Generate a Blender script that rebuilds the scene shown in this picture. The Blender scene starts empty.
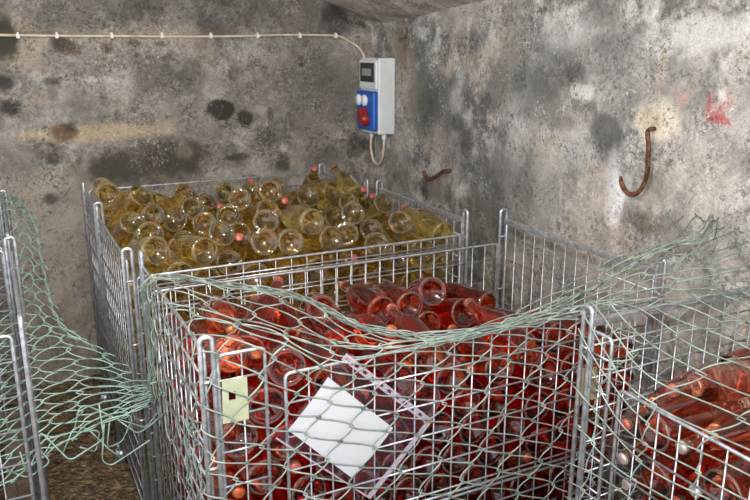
import bpy, math, random, json
import numpy as np
from mathutils import Vector, Matrix, Quaternion, noise

# ------------------------------------------------------------------ data
# settled resting places of the bottles: kind, shown, x y z (mm), quaternion (1/1000)
BOTTLES = """
g 1 418 2449 662 707 680 -193 -10
g 0 490 2369 662 135 -49 705 694
g 0 580 2372 662 106 -79 703 699
g 0 688 2379 662 106 -79 703 699
g 0 776 2373 662 79 -106 -699 -703
g 0 875 2381 662 99 -80 -702 -700
g 0 987 2372 662 92 -93 701 701
g 0 1087 2364 662 58 -127 -696 -705
g 0 1169 2523 665 651 748 109 -76
g 0 1242 2365 662 93 -91 -707 -695
g 0 1393 2381 662 77 -107 -699 -703
g 1 369 2757 662 92 -92 701 701
g 0 457 2736 662 270 -270 653 653
g 1 545 2735 662 92 -92 701 701
g 0 633 2737 662 98 -87 -702 -700
g 0 722 2724 662 104 -81 -702 -699
g 0 892 2739 662 16 -168 687 707
g 0 1004 2739 663 93 -92 -714 -687
g 0 1092 2767 662 94 -90 -701 -701
g 0 1180 2772 662 94 -90 -701 -701
g 0 1268 2772 662 94 -90 -701 -701
g 0 1362 2907 662 706 692 -145 39
g 1 369 3120 662 92 -93 -705 -697
g 0 457 3165 662 92 -92 -701 -701
g 0 545 3154 662 92 -92 701 701
g 0 670 3263 663 677 720 -36 145
g 0 767 3263 662 690 707 27 -156
g 0 877 3128 662 105 -79 -703 -699
g 0 995 3263 666 636 760 -69 111
g 0 1081 3157 662 75 -111 698 703
g 0 1169 3153 662 110 -74 -703 -698
g 0 1258 3142 662 110 -74 -703 -698
g 0 1350 3156 662 122 -62 -704 -696
g 1 369 2473 732 759 638 -84 100
g 1 449 2344 742 86 -89 725 677
g 1 537 2342 739 92 -91 708 694
g 0 633 2361 732 98 -71 703 700
g 1 825 2342 734 88 -91 -695 -708
g 0 914 2362 741 93 -86 -705 -698
g 1 1002 2347 750 88 -97 700 702
g 0 1090 2343 751 86 -100 719 682
g 0 1167 2346 709 261 -278 -594 -708
g 0 1311 2342 720 2 -7 -717 -697
g 1 1396 2373 750 92 -92 701 701
g 1 369 2721 750 92 -92 701 701
g 0 462 2651 754 56 -133 -752 -643
g 0 588 2645 740 221 -320 -679 -623
g 0 678 2695 738 94 -92 -704 -698
g 0 815 2681 678 245 -95 -655 -708
g 0 934 2885 684 754 634 -65 155
g 0 1048 2740 739 94 -89 -714 -688
g 0 1136 2761 738 274 -267 -656 -651
g 0 1224 2767 738 96 -88 -703 -699
g 0 1321 2763 733 111 -73 717 684
g 0 1392 2697 662 34 -150 -691 -706
g 1 370 3154 753 56 -79 -815 -572
g 0 468 3165 750 38 -147 -692 -706
g 1 552 3131 752 36 -153 -723 -673
g 0 635 3042 662 55 -129 695 705
g 0 791 2992 662 70 -114 -698 -704
g 0 837 3266 726 687 712 -130 69
g 0 954 3140 704 31 -147 608 780
g 0 1036 3144 737 114 -70 -706 -695
g 0 1125 3153 738 254 -287 646 660
g 0 1305 3122 739 99 -86 -734 -666
g 0 1396 3156 737 90 -94 -718 -684
g 1 372 2530 834 686 712 -151 29
g 1 409 2347 821 148 -30 698 700
g 1 500 2345 822 104 -78 736 665
g 1 686 2343 803 84 -115 -699 -701
g 1 775 2343 807 108 -82 690 711
g 1 864 2341 814 105 -105 699 699
g 1 952 2344 823 102 -107 698 700
g 1 1048 2346 828 52 -134 732 666
g 1 1163 2348 804 111 -56 770 625
g 1 1247 2523 730 705 697 74 -104
g 1 1324 2462 794 705 697 -62 116
g 1 370 2785 835 394 -508 -606 -469
g 0 537 2751 776 102 -208 -820 -524
g 0 623 2698 818 38 -73 -832 -549
g 0 742 2720 802 13 224 742 632
g 1 779 2606 749 34 166 603 780
g 0 884 2705 750 107 -78 -703 -699
g 0 969 2723 778 417 -445 570 551
g 0 1090 2729 817 441 -420 616 499
g 0 1180 2751 815 259 -281 654 653
g 0 1290 2711 824 139 -318 744 571
g 0 1393 2706 781 138 -54 766 625
g 1 413 3261 788 826 555 6 -102
g 0 482 3158 838 26 -49 695 717
g 0 556 3265 815 731 673 -58 94
g 0 632 3060 750 242 -299 -641 -665
g 0 713 3029 715 418 -450 559 557
g 0 874 3032 751 76 -86 -682 -722
g 0 961 3027 773 79 -88 -681 -723
g 0 1069 3152 820 41 -116 700 703
g 0 1157 3164 822 477 -406 -566 -536
g 0 1215 3122 738 110 -74 -703 -698
g 0 1395 3178 825 63 -85 -719 -687
g 1 369 2342 903 91 -94 713 689
g 1 486 2510 874 689 707 12 -157
g 1 591 2347 814 246 -303 -717 -577
g 1 721 2348 886 16 168 741 650
g 1 813 2343 887 63 -96 -701 -704
g 1 902 2341 896 80 -80 -702 -703
g 1 994 2386 897 121 -41 -748 -651
g 1 1119 2504 806 755 501 171 -386
g 1 1160 2347 902 10 -214 -818 -533
g 1 1255 2344 798 123 -73 -707 -692
g 1 1396 2357 838 92 -92 -701 -701
g 1 571 2757 868 20 -89 -877 -472
g 0 666 2820 839 854 503 -48 -128
g 0 732 2749 886 91 178 751 629
g 1 807 2649 846 70 -122 -669 -730
g 1 899 2647 839 127 -72 -720 -679
g 0 971 2712 868 16 178 -706 -686
g 0 1042 2900 800 728 572 -282 252
g 1 1147 2768 908 73 -16 -856 -512
g 1 1237 2696 902 28 66 -795 -602
g 1 1373 2700 877 166 -93 -852 -488
g 1 373 3263 878 700 699 -147 29
g 0 446 3192 919 36 -40 710 702
g 0 540 3208 902 163 -271 637 703
g 0 707 3082 799 217 -305 -725 -578
g 0 784 3023 768 254 -278 -683 -626
g 0 920 3264 806 700 700 35 -139
g 0 999 2976 860 88 -142 -772 -614
g 0 1114 3141 901 136 -75 -756 -636
g 0 1250 3125 822 317 -248 -674 -620
g 0 1308 3264 800 703 614 281 -226
g 1 1394 3168 915 8 -8 -724 -689
g 1 373 2377 990 293 -250 -746 -542
g 1 449 2342 941 79 -63 -704 -703
g 1 545 2363 896 65 -120 -733 -666
g 1 636 2420 872 57 -128 -862 -487
g 1 754 2348 972 295 -245 777 499
g 1 847 2364 970 167 -39 784 597
g 1 947 2365 973 39 -165 737 654
g 1 1098 2409 934 208 54 844 491
g 1 1221 2504 893 31 146 879 453
g 1 1250 2349 890 158 -3 758 632
g 1 1341 2348 911 173 -2 705 688
g 1 374 2779 947 42 -270 850 450
g 1 598 2824 929 314 -231 855 342
g 1 673 2772 951 192 -56 816 543
g 1 781 2652 940 240 8 783 574
g 1 906 2666 930 191 -346 724 565
g 1 990 2690 966 80 -143 802 574
g 1 1065 2708 910 41 -48 -796 -602
g 1 1240 2803 950 107 -172 -834 -513
g 0 1278 2878 838 795 440 277 -314
g 0 1392 2890 806 868 473 135 -73
g 1 369 3198 964 92 -92 -702 -700
g 1 516 3214 988 550 -376 -611 -427
g 0 631 3115 839 278 -381 -604 -643
g 0 806 3136 833 15 174 769 614
g 0 858 2952 835 126 -79 682 716
g 0 939 3083 878 294 -214 762 536
g 0 1028 3110 906 14 -114 794 598
g 1 1062 3128 988 110 -68 834 536
g 1 1207 3100 901 138 -73 -757 -635
g 1 1310 3135 889 442 -486 567 496
g 1 1324 3125 986 356 -13 701 618
g 1 412 2590 969 167 -302 782 519
g 1 526 2379 982 406 -376 -650 -521
g 1 610 2432 966 140 -190 -858 -456
g 1 697 2492 906 859 456 58 -224
g 1 819 2510 976 10 205 844 496
g 1 895 2375 1044 271 -250 -692 -621
g 1 1151 2522 968 342 -452 744 355
g 1 1295 2438 955 35 -208 -804 -556
g 1 1396 2346 981 289 -251 -606 -698
g 1 520 2854 883 454 -244 801 305
g 1 636 2922 972 329 -508 666 436
g 1 777 2811 956 39 201 808 553
g 1 853 2686 1000 74 -119 794 592
g 0 918 2840 942 744 533 -216 340
g 1 1060 2781 982 141 -288 -839 -440
g 1 1367 2779 933 267 -320 -810 -413
g 1 1396 2936 896 829 408 -169 344
g 1 369 3209 1052 92 -93 -702 -700
g 1 454 3122 1011 182 -334 660 647
g 1 617 3212 948 400 -197 -612 -653
g 0 741 3218 836 411 -482 704 322
g 1 798 3198 912 440 -550 682 196
g 0 868 3133 908 172 39 782 597
g 1 952 3135 958 302 -501 727 359
g 1 1010 3270 941 877 389 -208 188
g 1 1393 3057 1014 394 -337 -494 -698
g 1 412 2955 1003 408 -564 -700 -159
g 1 528 2889 966 11 336 761 555
g 1 718 2982 938 706 385 373 -462
g 1 854 2899 1006 273 -588 -555 -522
g 1 909 2764 1052 173 -336 -744 -551
g 1 994 2876 984 629 508 304 -504
g 1 1190 2962 1003 369 -186 -744 -525
g 1 1312 2892 944 880 458 -1 125
g 1 538 3041 954 56 -503 -152 -849
g 0 727 3337 872 232 660 554 452
g 1 717 3227 978 297 -104 819 480
g 1 901 3232 964 332 -133 822 442
g 1 1308 3269 976 851 448 17 -273
o 0 1446 170 418 393 606 -465 -512
o 0 1447 288 418 358 572 -504 -539
o 0 1428 380 416 527 425 -595 -433
o 0 1425 468 414 411 546 -450 -575
o 0 1397 562 414 500 612 -354 -500
o 0 1342 646 418 248 473 599 596
o 0 1342 782 418 493 453 612 420
o 0 1450 866 415 550 445 -572 -416
o 0 1339 943 416 532 449 583 419
o 0 1423 1026 414 563 433 -559 -428
o 0 1418 1116 414 468 590 -390 -530
o 0 1694 164 414 430 561 430 561
o 0 1693 264 414 590 468 530 390
o 0 1753 348 414 566 436 -556 -424
o 0 1674 430 414 424 556 437 566
o 0 1646 569 415 424 567 436 556
o 0 1754 648 414 562 432 -561 -429
o 0 1748 755 414 598 480 -520 -378
o 0 1694 840 414 560 430 562 431
o 0 1692 933 414 604 488 512 368
o 0 1665 1046 414 559 428 564 432
o 0 1752 1139 415 550 438 -571 -422
o 0 1342 164 482 473 507 401 598
o 0 1342 254 468 501 518 370 587
o 0 1340 342 481 466 563 392 559
o 0 1445 425 496 495 478 -618 -381
o 0 1450 517 486 414 547 -447 -575
o 0 1456 653 466 584 574 -256 -513
o 0 1427 736 470 663 521 -424 -329
o 0 1338 845 487 482 536 444 532
o 0 1445 941 487 609 474 -487 -410
o 0 1422 1061 496 569 458 -540 -418
o 0 1339 1139 495 395 561 454 569
o 0 1686 164 502 432 563 428 560
o 0 1682 254 502 584 462 536 398
o 0 1750 334 502 536 398 -584 -461
o 0 1754 424 497 429 562 -428 -563
o 0 1753 503 454 437 552 -424 -570
o 0 1746 706 488 495 650 -348 -461
o 0 1672 788 485 550 393 561 478
o 0 1692 886 489 601 444 521 412
o 0 1694 978 490 468 604 389 514
o 0 1754 1061 495 431 561 -431 -560
o 0 1659 1138 493 536 379 583 479
o 0 1342 164 577 402 601 472 505
o 0 1341 252 563 525 456 603 391
o 0 1433 333 566 538 443 -578 -425
o 0 1343 416 556 617 402 478 479
o 0 1428 496 575 494 475 -599 -416
o 0 1450 586 543 452 528 -423 -581
o 0 1396 779 543 463 612 -384 -514
o 0 1420 887 561 413 574 -415 -572
o 0 1342 971 556 594 412 491 486
o 1 1336 1058 578 552 442 552 442
o 1 1418 1141 572 470 501 -380 -619
o 0 1690 164 590 430 561 430 561
o 0 1676 252 593 521 461 598 398
o 0 1750 336 593 403 595 -457 -524
o 0 1678 420 577 589 384 528 476
o 0 1754 500 543 560 431 -560 -431
o 0 1750 597 487 239 633 -298 -674
o 0 1751 815 572 503 511 -528 -455
o 0 1662 897 577 434 558 432 560
o 0 1754 978 576 432 560 -432 -560
o 0 1662 1060 574 457 532 402 588
o 0 1749 1140 573 593 397 -523 -467
o 0 1444 165 640 492 471 -376 -628
o 0 1438 254 633 485 500 -423 -579
o 0 1343 342 639 653 407 469 433
o 0 1336 454 640 548 447 548 447
o 0 1341 558 620 619 350 564 420
o 0 1446 641 613 700 255 -614 -261
o 0 1342 662 547 379 538 489 573
o 0 1336 823 616 389 591 385 592
o 0 1337 923 634 404 572 419 577
o 1 1427 1006 641 416 582 -409 -567
o 0 1451 1095 646 430 568 -418 -564
o 0 1694 164 678 434 563 428 558
o 0 1748 252 668 618 382 -495 -476
o 0 1667 335 667 596 401 526 456
o 0 1667 494 623 603 383 510 479
o 0 1699 572 585 759 231 522 315
o 0 1751 654 563 632 286 -671 -262
o 0 1646 731 554 248 633 278 678
o 0 1642 832 638 293 536 328 721
o 0 1754 931 651 434 561 -430 -559
o 0 1669 1012 651 263 644 279 662
o 0 1754 1097 652 561 432 -557 -434
o 0 1448 164 731 600 397 -531 -447
o 0 1443 267 727 395 579 -512 -496
o 0 1342 349 731 680 332 536 376
o 0 1435 416 710 442 379 -496 -644
o 0 1338 518 703 449 527 491 529
o 0 1417 611 699 355 682 -277 -577
o 0 1398 726 614 581 483 -532 -383
o 0 1344 767 692 287 604 480 568
o 0 1433 865 685 455 603 -307 -579
o 1 1342 1048 706 603 380 506 485
o 1 1397 1141 716 500 477 -607 -393
o 0 1694 164 766 561 430 561 430
o 0 1750 252 760 592 430 -526 -434
o 0 1753 417 668 658 265 -649 -276
o 0 1682 491 715 416 543 441 581
o 0 1640 570 662 275 593 260 711
o 0 1695 657 644 453 475 400 640
o 0 1694 748 640 506 418 623 425
o 0 1679 841 731 623 396 553 387
o 0 1747 924 744 362 603 -498 -508
o 0 1751 1015 736 565 455 -558 -403
o 0 1746 1137 737 397 467 -686 -391
o 0 1343 164 836 638 362 492 470
o 0 1344 241 785 376 653 177 633
o 0 1341 412 800 631 410 573 325
o 0 1438 490 769 520 450 -420 -591
o 0 1338 573 772 600 400 573 390
o 0 1393 656 776 479 382 -688 -388
o 0 1449 708 702 516 599 -419 -446
o 0 1433 810 757 579 472 -480 -460
o 1 1413 957 714 547 473 -546 -423
o 1 1336 1054 798 426 564 426 564
o 1 1396 1141 805 500 477 -607 -393
o 0 1679 212 840 534 419 588 440
o 0 1748 342 759 661 135 -736 -44
o 0 1640 409 760 480 423 637 430
o 0 1693 498 803 404 528 459 589
o 0 1642 569 759 597 293 709 234
o 0 1656 655 728 554 378 570 474
o 0 1694 750 729 378 565 494 542
o 0 1672 862 817 273 592 358 669
o 0 1648 952 801 551 445 362 606
o 0 1641 1051 797 412 530 458 583
o 0 1639 1140 779 685 294 400 533
o 0 1428 255 863 705 290 -550 -342
o 0 1342 325 823 205 748 142 615
o 0 1452 459 850 376 582 -254 -675
o 0 1338 539 854 153 696 117 692
o 0 1457 738 805 512 539 -414 -526
o 0 1343 796 842 344 518 433 652
o 1 1340 884 763 516 444 516 520
o 1 1398 965 802 228 654 -307 -653
o 1 1396 1045 881 266 -573 -302 714
o 0 1748 262 904 594 372 -533 -475
o 0 1675 300 828 433 515 425 606
o 0 1747 412 819 677 474 -351 -441
o 0 1746 617 800 509 431 -367 -648
o 0 1747 709 798 510 542 -366 -558
o 0 1746 788 835 384 583 -176 -694
o 0 1747 1018 861 631 378 -502 -454
o 1 1642 1100 871 468 541 391 579
r 0 399 1580 444 92 -92 701 701
r 0 487 1572 444 92 -92 701 701
r 0 602 1692 448 634 762 -56 121
r 0 758 1643 445 689 713 -77 108
r 0 843 1567 444 104 -80 703 699
r 1 962 1570 444 88 -97 -700 -702
r 1 1084 1574 444 110 -74 -703 -698
r 1 1174 1572 444 133 -51 -705 -694
r 1 1256 1663 444 703 699 -109 75
r 1 1332 1568 444 75 -112 -701 -701
r 1 1430 1655 444 688 710 -39 145
r 1 1523 1674 449 642 765 8 -45
r 1 400 2002 445 688 714 -91 94
r 1 518 1875 445 183 5 723 666
r 0 625 2001 444 704 697 -122 63
r 0 704 1899 444 102 -82 -702 -700
r 0 839 1996 447 627 759 -16 -174
r 0 957 1879 444 5 -175 -685 -707
r 0 1052 1874 445 65 -120 706 695
r 0 1137 1905 444 119 -66 -704 -697
r 0 1213 1998 448 636 760 -70 109
r 0 1370 1896 446 103 -81 -734 -667
r 0 1447 2002 445 637 669 286 -256
r 0 1531 1922 445 90 -94 -715 -687
r 1 402 1572 536 97 -95 758 638
r 1 492 1571 536 16 1 751 660
r 0 575 1573 498 235 -169 598 747
r 0 678 1569 470 236 -240 642 689
r 1 822 1566 532 105 -104 700 698
r 1 910 1566 516 269 -270 657 651
r 1 1022 1566 511 252 -246 662 662
r 1 1136 1567 524 60 -73 696 712
r 1 1217 1653 526 663 739 -82 88
r 1 1307 1658 520 701 697 77 -129
r 1 1393 1569 511 65 -103 677 726
r 1 1526 1574 513 19 92 584 806
r 1 402 1897 520 151 -31 -695 -703
r 0 477 2002 500 722 685 -61 70
r 0 566 1997 519 627 771 -39 102
r 0 765 1996 513 591 800 94 -39
r 0 843 1865 494 49 -46 -597 -800
r 0 933 1999 509 702 686 -177 70
r 0 1048 2003 516 708 692 -94 101
r 0 1122 1869 532 132 -135 692 697
r 0 1211 1900 514 73 -103 638 759
r 0 1373 2001 517 588 534 -412 446
r 0 1452 1898 519 90 -82 681 722
r 0 1531 2002 525 715 687 -90 94
r 1 399 1658 606 757 640 84 -99
r 0 489 1695 600 731 646 137 -169
r 1 560 1570 593 155 -191 -724 -644
r 1 646 1568 557 25 -14 688 725
r 1 733 1566 540 57 -57 707 702
r 1 880 1567 600 59 -50 710 700
r 1 969 1575 583 106 -106 -701 -697
r 1 1070 1567 584 68 -71 699 708
r 1 1259 1573 587 134 -24 631 764
r 1 1348 1571 588 65 -136 -657 -739
r 1 1460 1650 558 707 613 193 -296
r 1 1528 1573 606 38 -128 -641 -756
r 1 421 1999 596 730 680 -22 -64
r 0 504 1944 583 96 -172 -648 -735
r 0 590 1911 582 113 13 580 807
r 0 656 1872 517 405 -454 553 569
r 0 772 1870 556 335 -163 571 731
r 0 893 1997 591 625 768 -26 -139
r 0 981 1867 544 54 -13 -608 -792
r 0 1057 1870 593 132 -102 692 703
r 0 1163 2001 595 679 718 -77 130
r 0 1297 1923 495 166 -104 -768 -610
r 0 1422 1996 599 562 735 217 -311
r 0 1531 1997 620 552 740 312 -224
r 1 452 1566 680 279 -278 -649 -650
r 1 540 1637 673 689 692 127 -174
r 1 621 1570 657 160 -185 -722 -648
r 1 704 1567 624 322 -342 -618 -631
r 1 793 1567 616 153 -164 -688 -690
r 1 930 1572 672 384 -531 -530 -539
r 1 1021 1575 659 290 -294 -634 -654
r 1 1152 1572 616 70 -161 -757 -630
r 1 1223 1568 672 86 -83 716 688
r 1 1311 1566 668 265 -262 653 660
r 1 1420 1569 644 56 2 705 707
r 1 1531 1571 695 85 -74 -651 -750
r 1 404 1998 685 687 722 -49 -72
r 1 457 1870 661 153 -258 -690 -658
r 1 549 1879 664 248 -210 682 656
r 0 686 2000 579 581 536 458 -406
r 0 735 1873 642 70 -168 -696 -695
r 0 925 1869 616 195 -242 -543 -780
r 0 1018 2004 656 706 701 76 -71
r 0 1116 1945 662 325 -166 -616 -698
r 0 1250 1890 594 129 -118 -652 -738
r 0 1326 2000 595 634 671 -228 309
r 0 1447 1878 639 189 -316 -500 -784
r 1 502 1566 752 84 -83 702 702
r 1 603 1678 740 648 732 135 -164
r 1 686 1631 705 762 602 176 -160
r 1 774 1567 703 329 -333 -632 -618
r 1 863 1667 676 682 707 57 -178
r 1 986 1567 740 49 -60 701 709
r 1 1082 1568 725 204 -185 -663 -697
r 1 1145 1694 668 817 575 47 1
r 1 1267 1573 750 352 -518 -543 -559
r 1 1358 1572 745 370 -498 -570 -538
r 1 1448 1568 730 67 -91 -696 -709
r 1 1523 1571 784 110 -100 648 747
r 1 401 1891 760 58 -99 676 728
r 1 507 1997 717 694 652 120 -282
r 0 619 1997 710 719 664 49 -200
r 0 645 1872 649 94 7 707 701
r 0 822 1868 633 570 -573 -349 -474
r 0 965 1870 703 44 -88 631 770
r 0 1062 1874 717 13 -19 -663 -748
r 1 1147 1866 739 173 -214 -688 -672
r 0 1212 1899 675 3 81 -680 -729
r 0 1308 1870 662 154 -88 -692 -699
r 0 1397 1862 712 179 -466 596 630
r 1 399 1573 756 234 -303 732 564
r 1 574 1569 805 226 -234 641 695
r 1 739 1695 765 734 646 127 -170
r 1 827 1695 755 653 630 274 -318
r 1 894 1573 754 284 -184 735 588
r 1 1039 1686 796 705 705 -54 57
r 1 1116 1582 808 343 -419 -569 -619
r 1 1212 1685 760 712 685 -98 -119
r 1 1347 1701 800 750 612 157 -195
r 1 465 2002 800 714 684 104 -104
r 1 569 1997 793 548 789 112 -255
r 1 641 1918 790 53 -175 -650 -737
r 0 701 1937 716 103 -143 -738 -651
r 0 876 1935 707 543 -541 473 435
r 1 1006 1932 784 2 -29 -736 -677
r 1 1092 1930 801 179 -216 -700 -656
r 1 1203 1893 809 120 -207 -774 -587
r 1 1270 1927 740 282 -353 -648 -613
r 1 480 1571 841 177 -93 727 656
r 1 663 1569 795 179 -218 684 673
r 1 793 1569 831 526 -564 468 432
r 1 898 1696 813 752 648 -111 -56
r 1 959 1570 824 442 -355 586 580
r 1 1189 1572 856 236 -184 -614 -730
r 1 1275 1590 838 52 51 -744 -664
r 1 1428 1619 814 410 -566 -487 -523
r 1 400 1908 849 255 -259 632 684
r 1 555 1870 831 343 0 549 762
r 1 673 1875 866 143 6 677 722
r 1 741 1943 796 266 -325 -678 -604
r 0 789 1944 708 265 -332 -683 -594
r 1 1034 1939 867 181 -214 -703 -653
r 1 1153 1953 864 69 -314 -749 -579
r 1 1286 1946 826 539 -416 -584 -442
r 0 1349 2003 773 625 618 342 -331
r 1 443 1664 899 770 508 257 -288
r 1 547 1578 900 409 -645 -442 -470
r 1 637 1571 879 246 -153 681 673
r 1 731 1703 855 755 644 -121 19
r 1 836 1716 874 777 543 -207 242
r 1 902 1572 894 367 -242 628 642
r 1 511 1999 875 243 276 610 -702
r 1 581 1833 907 239 -464 -352 -777
r 1 785 1949 872 534 -769 -200 -290
r 1 829 1946 790 246 -342 -723 -547
r 1 917 1943 787 278 -312 -645 -640
r 1 944 1943 872 505 -499 514 481
"""

SC = bpy.context.scene
COL = SC.collection
random.seed(11)

# camera description (metres; x along the cages, y into the cellar, z up)
EYE = Vector((0, 0, 1.62))
YAW = math.radians(26.7)
PITCH = math.atan(205 / 750)
FWD0 = Vector((math.sin(YAW), math.cos(YAW), 0))
RIGHT = Vector((math.cos(YAW), -math.sin(YAW), 0))
FWD = FWD0 * math.cos(PITCH) - Vector((0, 0, math.sin(PITCH)))
UP = FWD0 * math.sin(PITCH) + Vector((0, 0, math.cos(PITCH)))


def on(px, py, axis, val):
    """point of the plane axis = val seen at a place of the photograph (used to survey the room)"""
    d = RIGHT * ((px - 375) / 750) + FWD + UP * ((250 - py) / 750)
    i = 'xyz'.index(axis)
    return EYE + d * ((val - EYE[i]) / d[i])


def seen(p):
    q = Vector(p) - EYE
    w = q.dot(FWD)
    return 375 + 750 * q.dot(RIGHT) / w, 250 - 750 * q.dot(UP) / w


# ------------------------------------------------------------------ mesh helpers
class MB:
    def __init__(s):
        s.v = []; s.f = []; s.m = []; s.sm = []

    def quad(s, pts, m=0, smooth=False):
        b = len(s.v); s.v += [tuple(p) for p in pts]
        s.f.append(tuple(range(b, b + len(pts)))); s.m.append(m); s.sm.append(smooth)

    def hexa(s, c8, m=0):
        b = len(s.v); s.v += [tuple(p) for p in c8]
        for q in ((0, 3, 2, 1), (4, 5, 6, 7), (0, 1, 5, 4), (1, 2, 6, 5), (2, 3, 7, 6), (3, 0, 4, 7)):
            s.f.append(tuple(b + k for k in q)); s.m.append(m); s.sm.append(False)

    def box(s, a, b, m=0):
        (x0, y0, z0), (x1, y1, z1) = a, b
        s.hexa([(x0, y0, z0), (x1, y0, z0), (x1, y1, z0), (x0, y1, z0),
                (x0, y0, z1), (x1, y0, z1), (x1, y1, z1), (x0, y1, z1)], m)

    def tube(s, path, r, n=6, m=0, closed=False):
        P = [Vector(p) for p in path]
        k = len(P)
        if k < 2: return
        T = []
        for i in range(k):
            if closed: t = P[(i + 1) % k] - P[i - 1]
            else: t = P[min(i + 1, k - 1)] - P[max(i - 1, 0)]
            T.append(t.normalized() if t.length > 1e-9 else Vector((0, 0, 1)))
        ref = Vector((0, 0, 1)) if abs(T[0].z) < .9 else Vector((1, 0, 0))
        nrm = T[0].cross(ref).normalized()
        b = len(s.v)
        rr = r if isinstance(r, (list, tuple)) else [r] * k
        for i in range(k):
            nrm = nrm - T[i] * nrm.dot(T[i])
            nrm = nrm.normalized() if nrm.length > 1e-6 else T[i].orthogonal().normalized()
            bi = T[i].cross(nrm)
            for j in range(n):
                a = 2 * math.pi * j / n
                s.v.append(tuple(P[i] + (nrm * math.cos(a) + bi * math.sin(a)) * rr[i]))
        for i in range(k if closed else k - 1):
            i2 = (i + 1) % k
            for j in range(n):
                s.f.append((b + i * n + j, b + i * n + (j + 1) % n, b + i2 * n + (j + 1) % n, b + i2 * n + j))
                s.m.append(m); s.sm.append(True)
        if not closed:
            s.f.append(tuple(b + j for j in range(n))[::-1]); s.m.append(m); s.sm.append(False)
            s.f.append(tuple(b + (k - 1) * n + j for j in range(n))); s.m.append(m); s.sm.append(False)

    def lathe(s, prof, n=24, m=0, mat4=None, mats=None):
        b = len(s.v)
        for (r, z) in prof:
            for j in range(n):
                a = 2 * math.pi * j / n
                p = Vector((r * math.cos(a), r * math.sin(a), z))
                s.v.append(tuple(mat4 @ p if mat4 else p))
        for i in range(len(prof) - 1):
            for j in range(n):
                s.f.append((b + i * n + j, b + i * n + (j + 1) % n, b + (i + 1) * n + (j + 1) % n, b + (i + 1) * n + j))
                s.m.append(mats[i] if mats else m); s.sm.append(True)
        if prof[0][0] > 0:
            s.f.append(tuple(b + j for j in range(n))[::-1]); s.m.append(mats[0] if mats else m); s.sm.append(True)
        if prof[-1][0] > 0:
            q = b + (len(prof) - 1) * n
            s.f.append(tuple(q + j for j in range(n))); s.m.append(mats[-1] if mats else m); s.sm.append(True)

    def mesh(s, name, mats):
        me = bpy.data.meshes.new(name)
        me.from_pydata(s.v, [], s.f)
        for q in (mats if isinstance(mats, (list, tuple)) else [mats]): me.materials.append(q)
        me.polygons.foreach_set('material_index', s.m)
        me.polygons.foreach_set('use_smooth', s.sm)
        me.update()
        return me

    def build(s, name, mats, parent=None, bevel=0):
        o = bpy.data.objects.new(name, s.mesh(name, mats))
        COL.objects.link(o)
        if parent:
            o.parent = parent
            o.matrix_parent_inverse = Matrix.Translation(parent.location).inverted()
        if bevel:
            md = o.modifiers.new('bevel', 'BEVEL'); md.width = bevel; md.segments = 2; md.limit_method = 'ANGLE'
        return o


def tag(o, label=None, cat=None, group=None, kind=None):
    if label: o['label'] = label
    if cat: o['category'] = cat
    if group: o['group'] = group
    if kind: o['kind'] = kind
    return o


def empty(name, loc, label, cat, group=None):
    o = bpy.data.objects.new(name, None); COL.objects.link(o); o.location = loc
    o.empty_display_size = .05
    return tag(o, label, cat, group)


def arc_path(pts, rad, seg=4):
    """polyline with rounded corners"""
    P = [Vector(p) for p in pts]
    out = [P[0]]
    for i in range(1, len(P) - 1):
        a = (P[i - 1] - P[i]); b = (P[i + 1] - P[i])
        r = min(rad, a.length * .49, b.length * .49)
        A = P[i] + a.normalized() * r; B = P[i] + b.normalized() * r
        for k in range(seg + 1):
            t = k / seg
            out.append(A * (1 - t) ** 2 + P[i] * 2 * t * (1 - t) + B * t * t)
    out.append(P[-1])
    return out


def smooth_path(pts, seg=6):
    P = [Vector(p) for p in pts]
    out = []
    for i in range(len(P) - 1):
        p0 = P[max(i - 1, 0)]; p1 = P[i]; p2 = P[i + 1]; p3 = P[min(i + 2, len(P) - 1)]
        for k in range(seg):
            t = k / seg
            out.append(.5 * ((2 * p1) + (p2 - p0) * t + (2 * p0 - 5 * p1 + 4 * p2 - p3) * t * t + (3 * p1 - p0 - 3 * p2 + p3) * t ** 3))
    out.append(P[-1])
    return out


# ------------------------------------------------------------------ materials
def new_mat(name):
    m = bpy.data.materials.new(name); m.use_nodes = True
    nt = m.node_tree
    return m, nt, nt.nodes['Principled BSDF']


def simple(name, col, rough=.5, metal=0, trans=0, ior=1.45, spec=None, noise_scale=None, noise_amt=.2, bump=0):
    m, nt, p = new_mat(name)
    p.inputs['Roughness'].default_value = rough
    p.inputs['Metallic'].default_value = metal
    p.inputs['Transmission Weight'].default_value = trans
    p.inputs['IOR'].default_value = ior
    p.inputs['Base Color'].default_value = (*col, 1)
    if noise_scale:
        tc = nt.nodes.new('ShaderNodeTexCoord')
        nz = nt.nodes.new('ShaderNodeTexNoise'); nz.inputs['Scale'].default_value = noise_scale; nz.inputs['Detail'].default_value = 5
        nt.links.new(tc.outputs['Object'], nz.inputs['Vector'])
        rp = nt.nodes.new('ShaderNodeValToRGB')
        rp.color_ramp.elements[0].position = .35; rp.color_ramp.elements[1].position = .68
        rp.color_ramp.elements[0].color = (*[c * (1 - noise_amt) for c in col], 1)
        rp.color_ramp.elements[1].color = (*[min(1, c * (1 + noise_amt)) for c in col], 1)
        nt.links.new(nz.outputs['Fac'], rp.inputs['Fac'])
        nt.links.new(rp.outputs['Color'], p.inputs['Base Color'])
        if bump:
            bp = nt.nodes.new('ShaderNodeBump'); bp.inputs['Strength'].default_value = bump; bp.inputs['Distance'].default_value = .003
            nt.links.new(nz.outputs['Fac'], bp.inputs['Height']); nt.links.new(bp.outputs['Normal'], p.inputs['Normal'])
    return m


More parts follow.
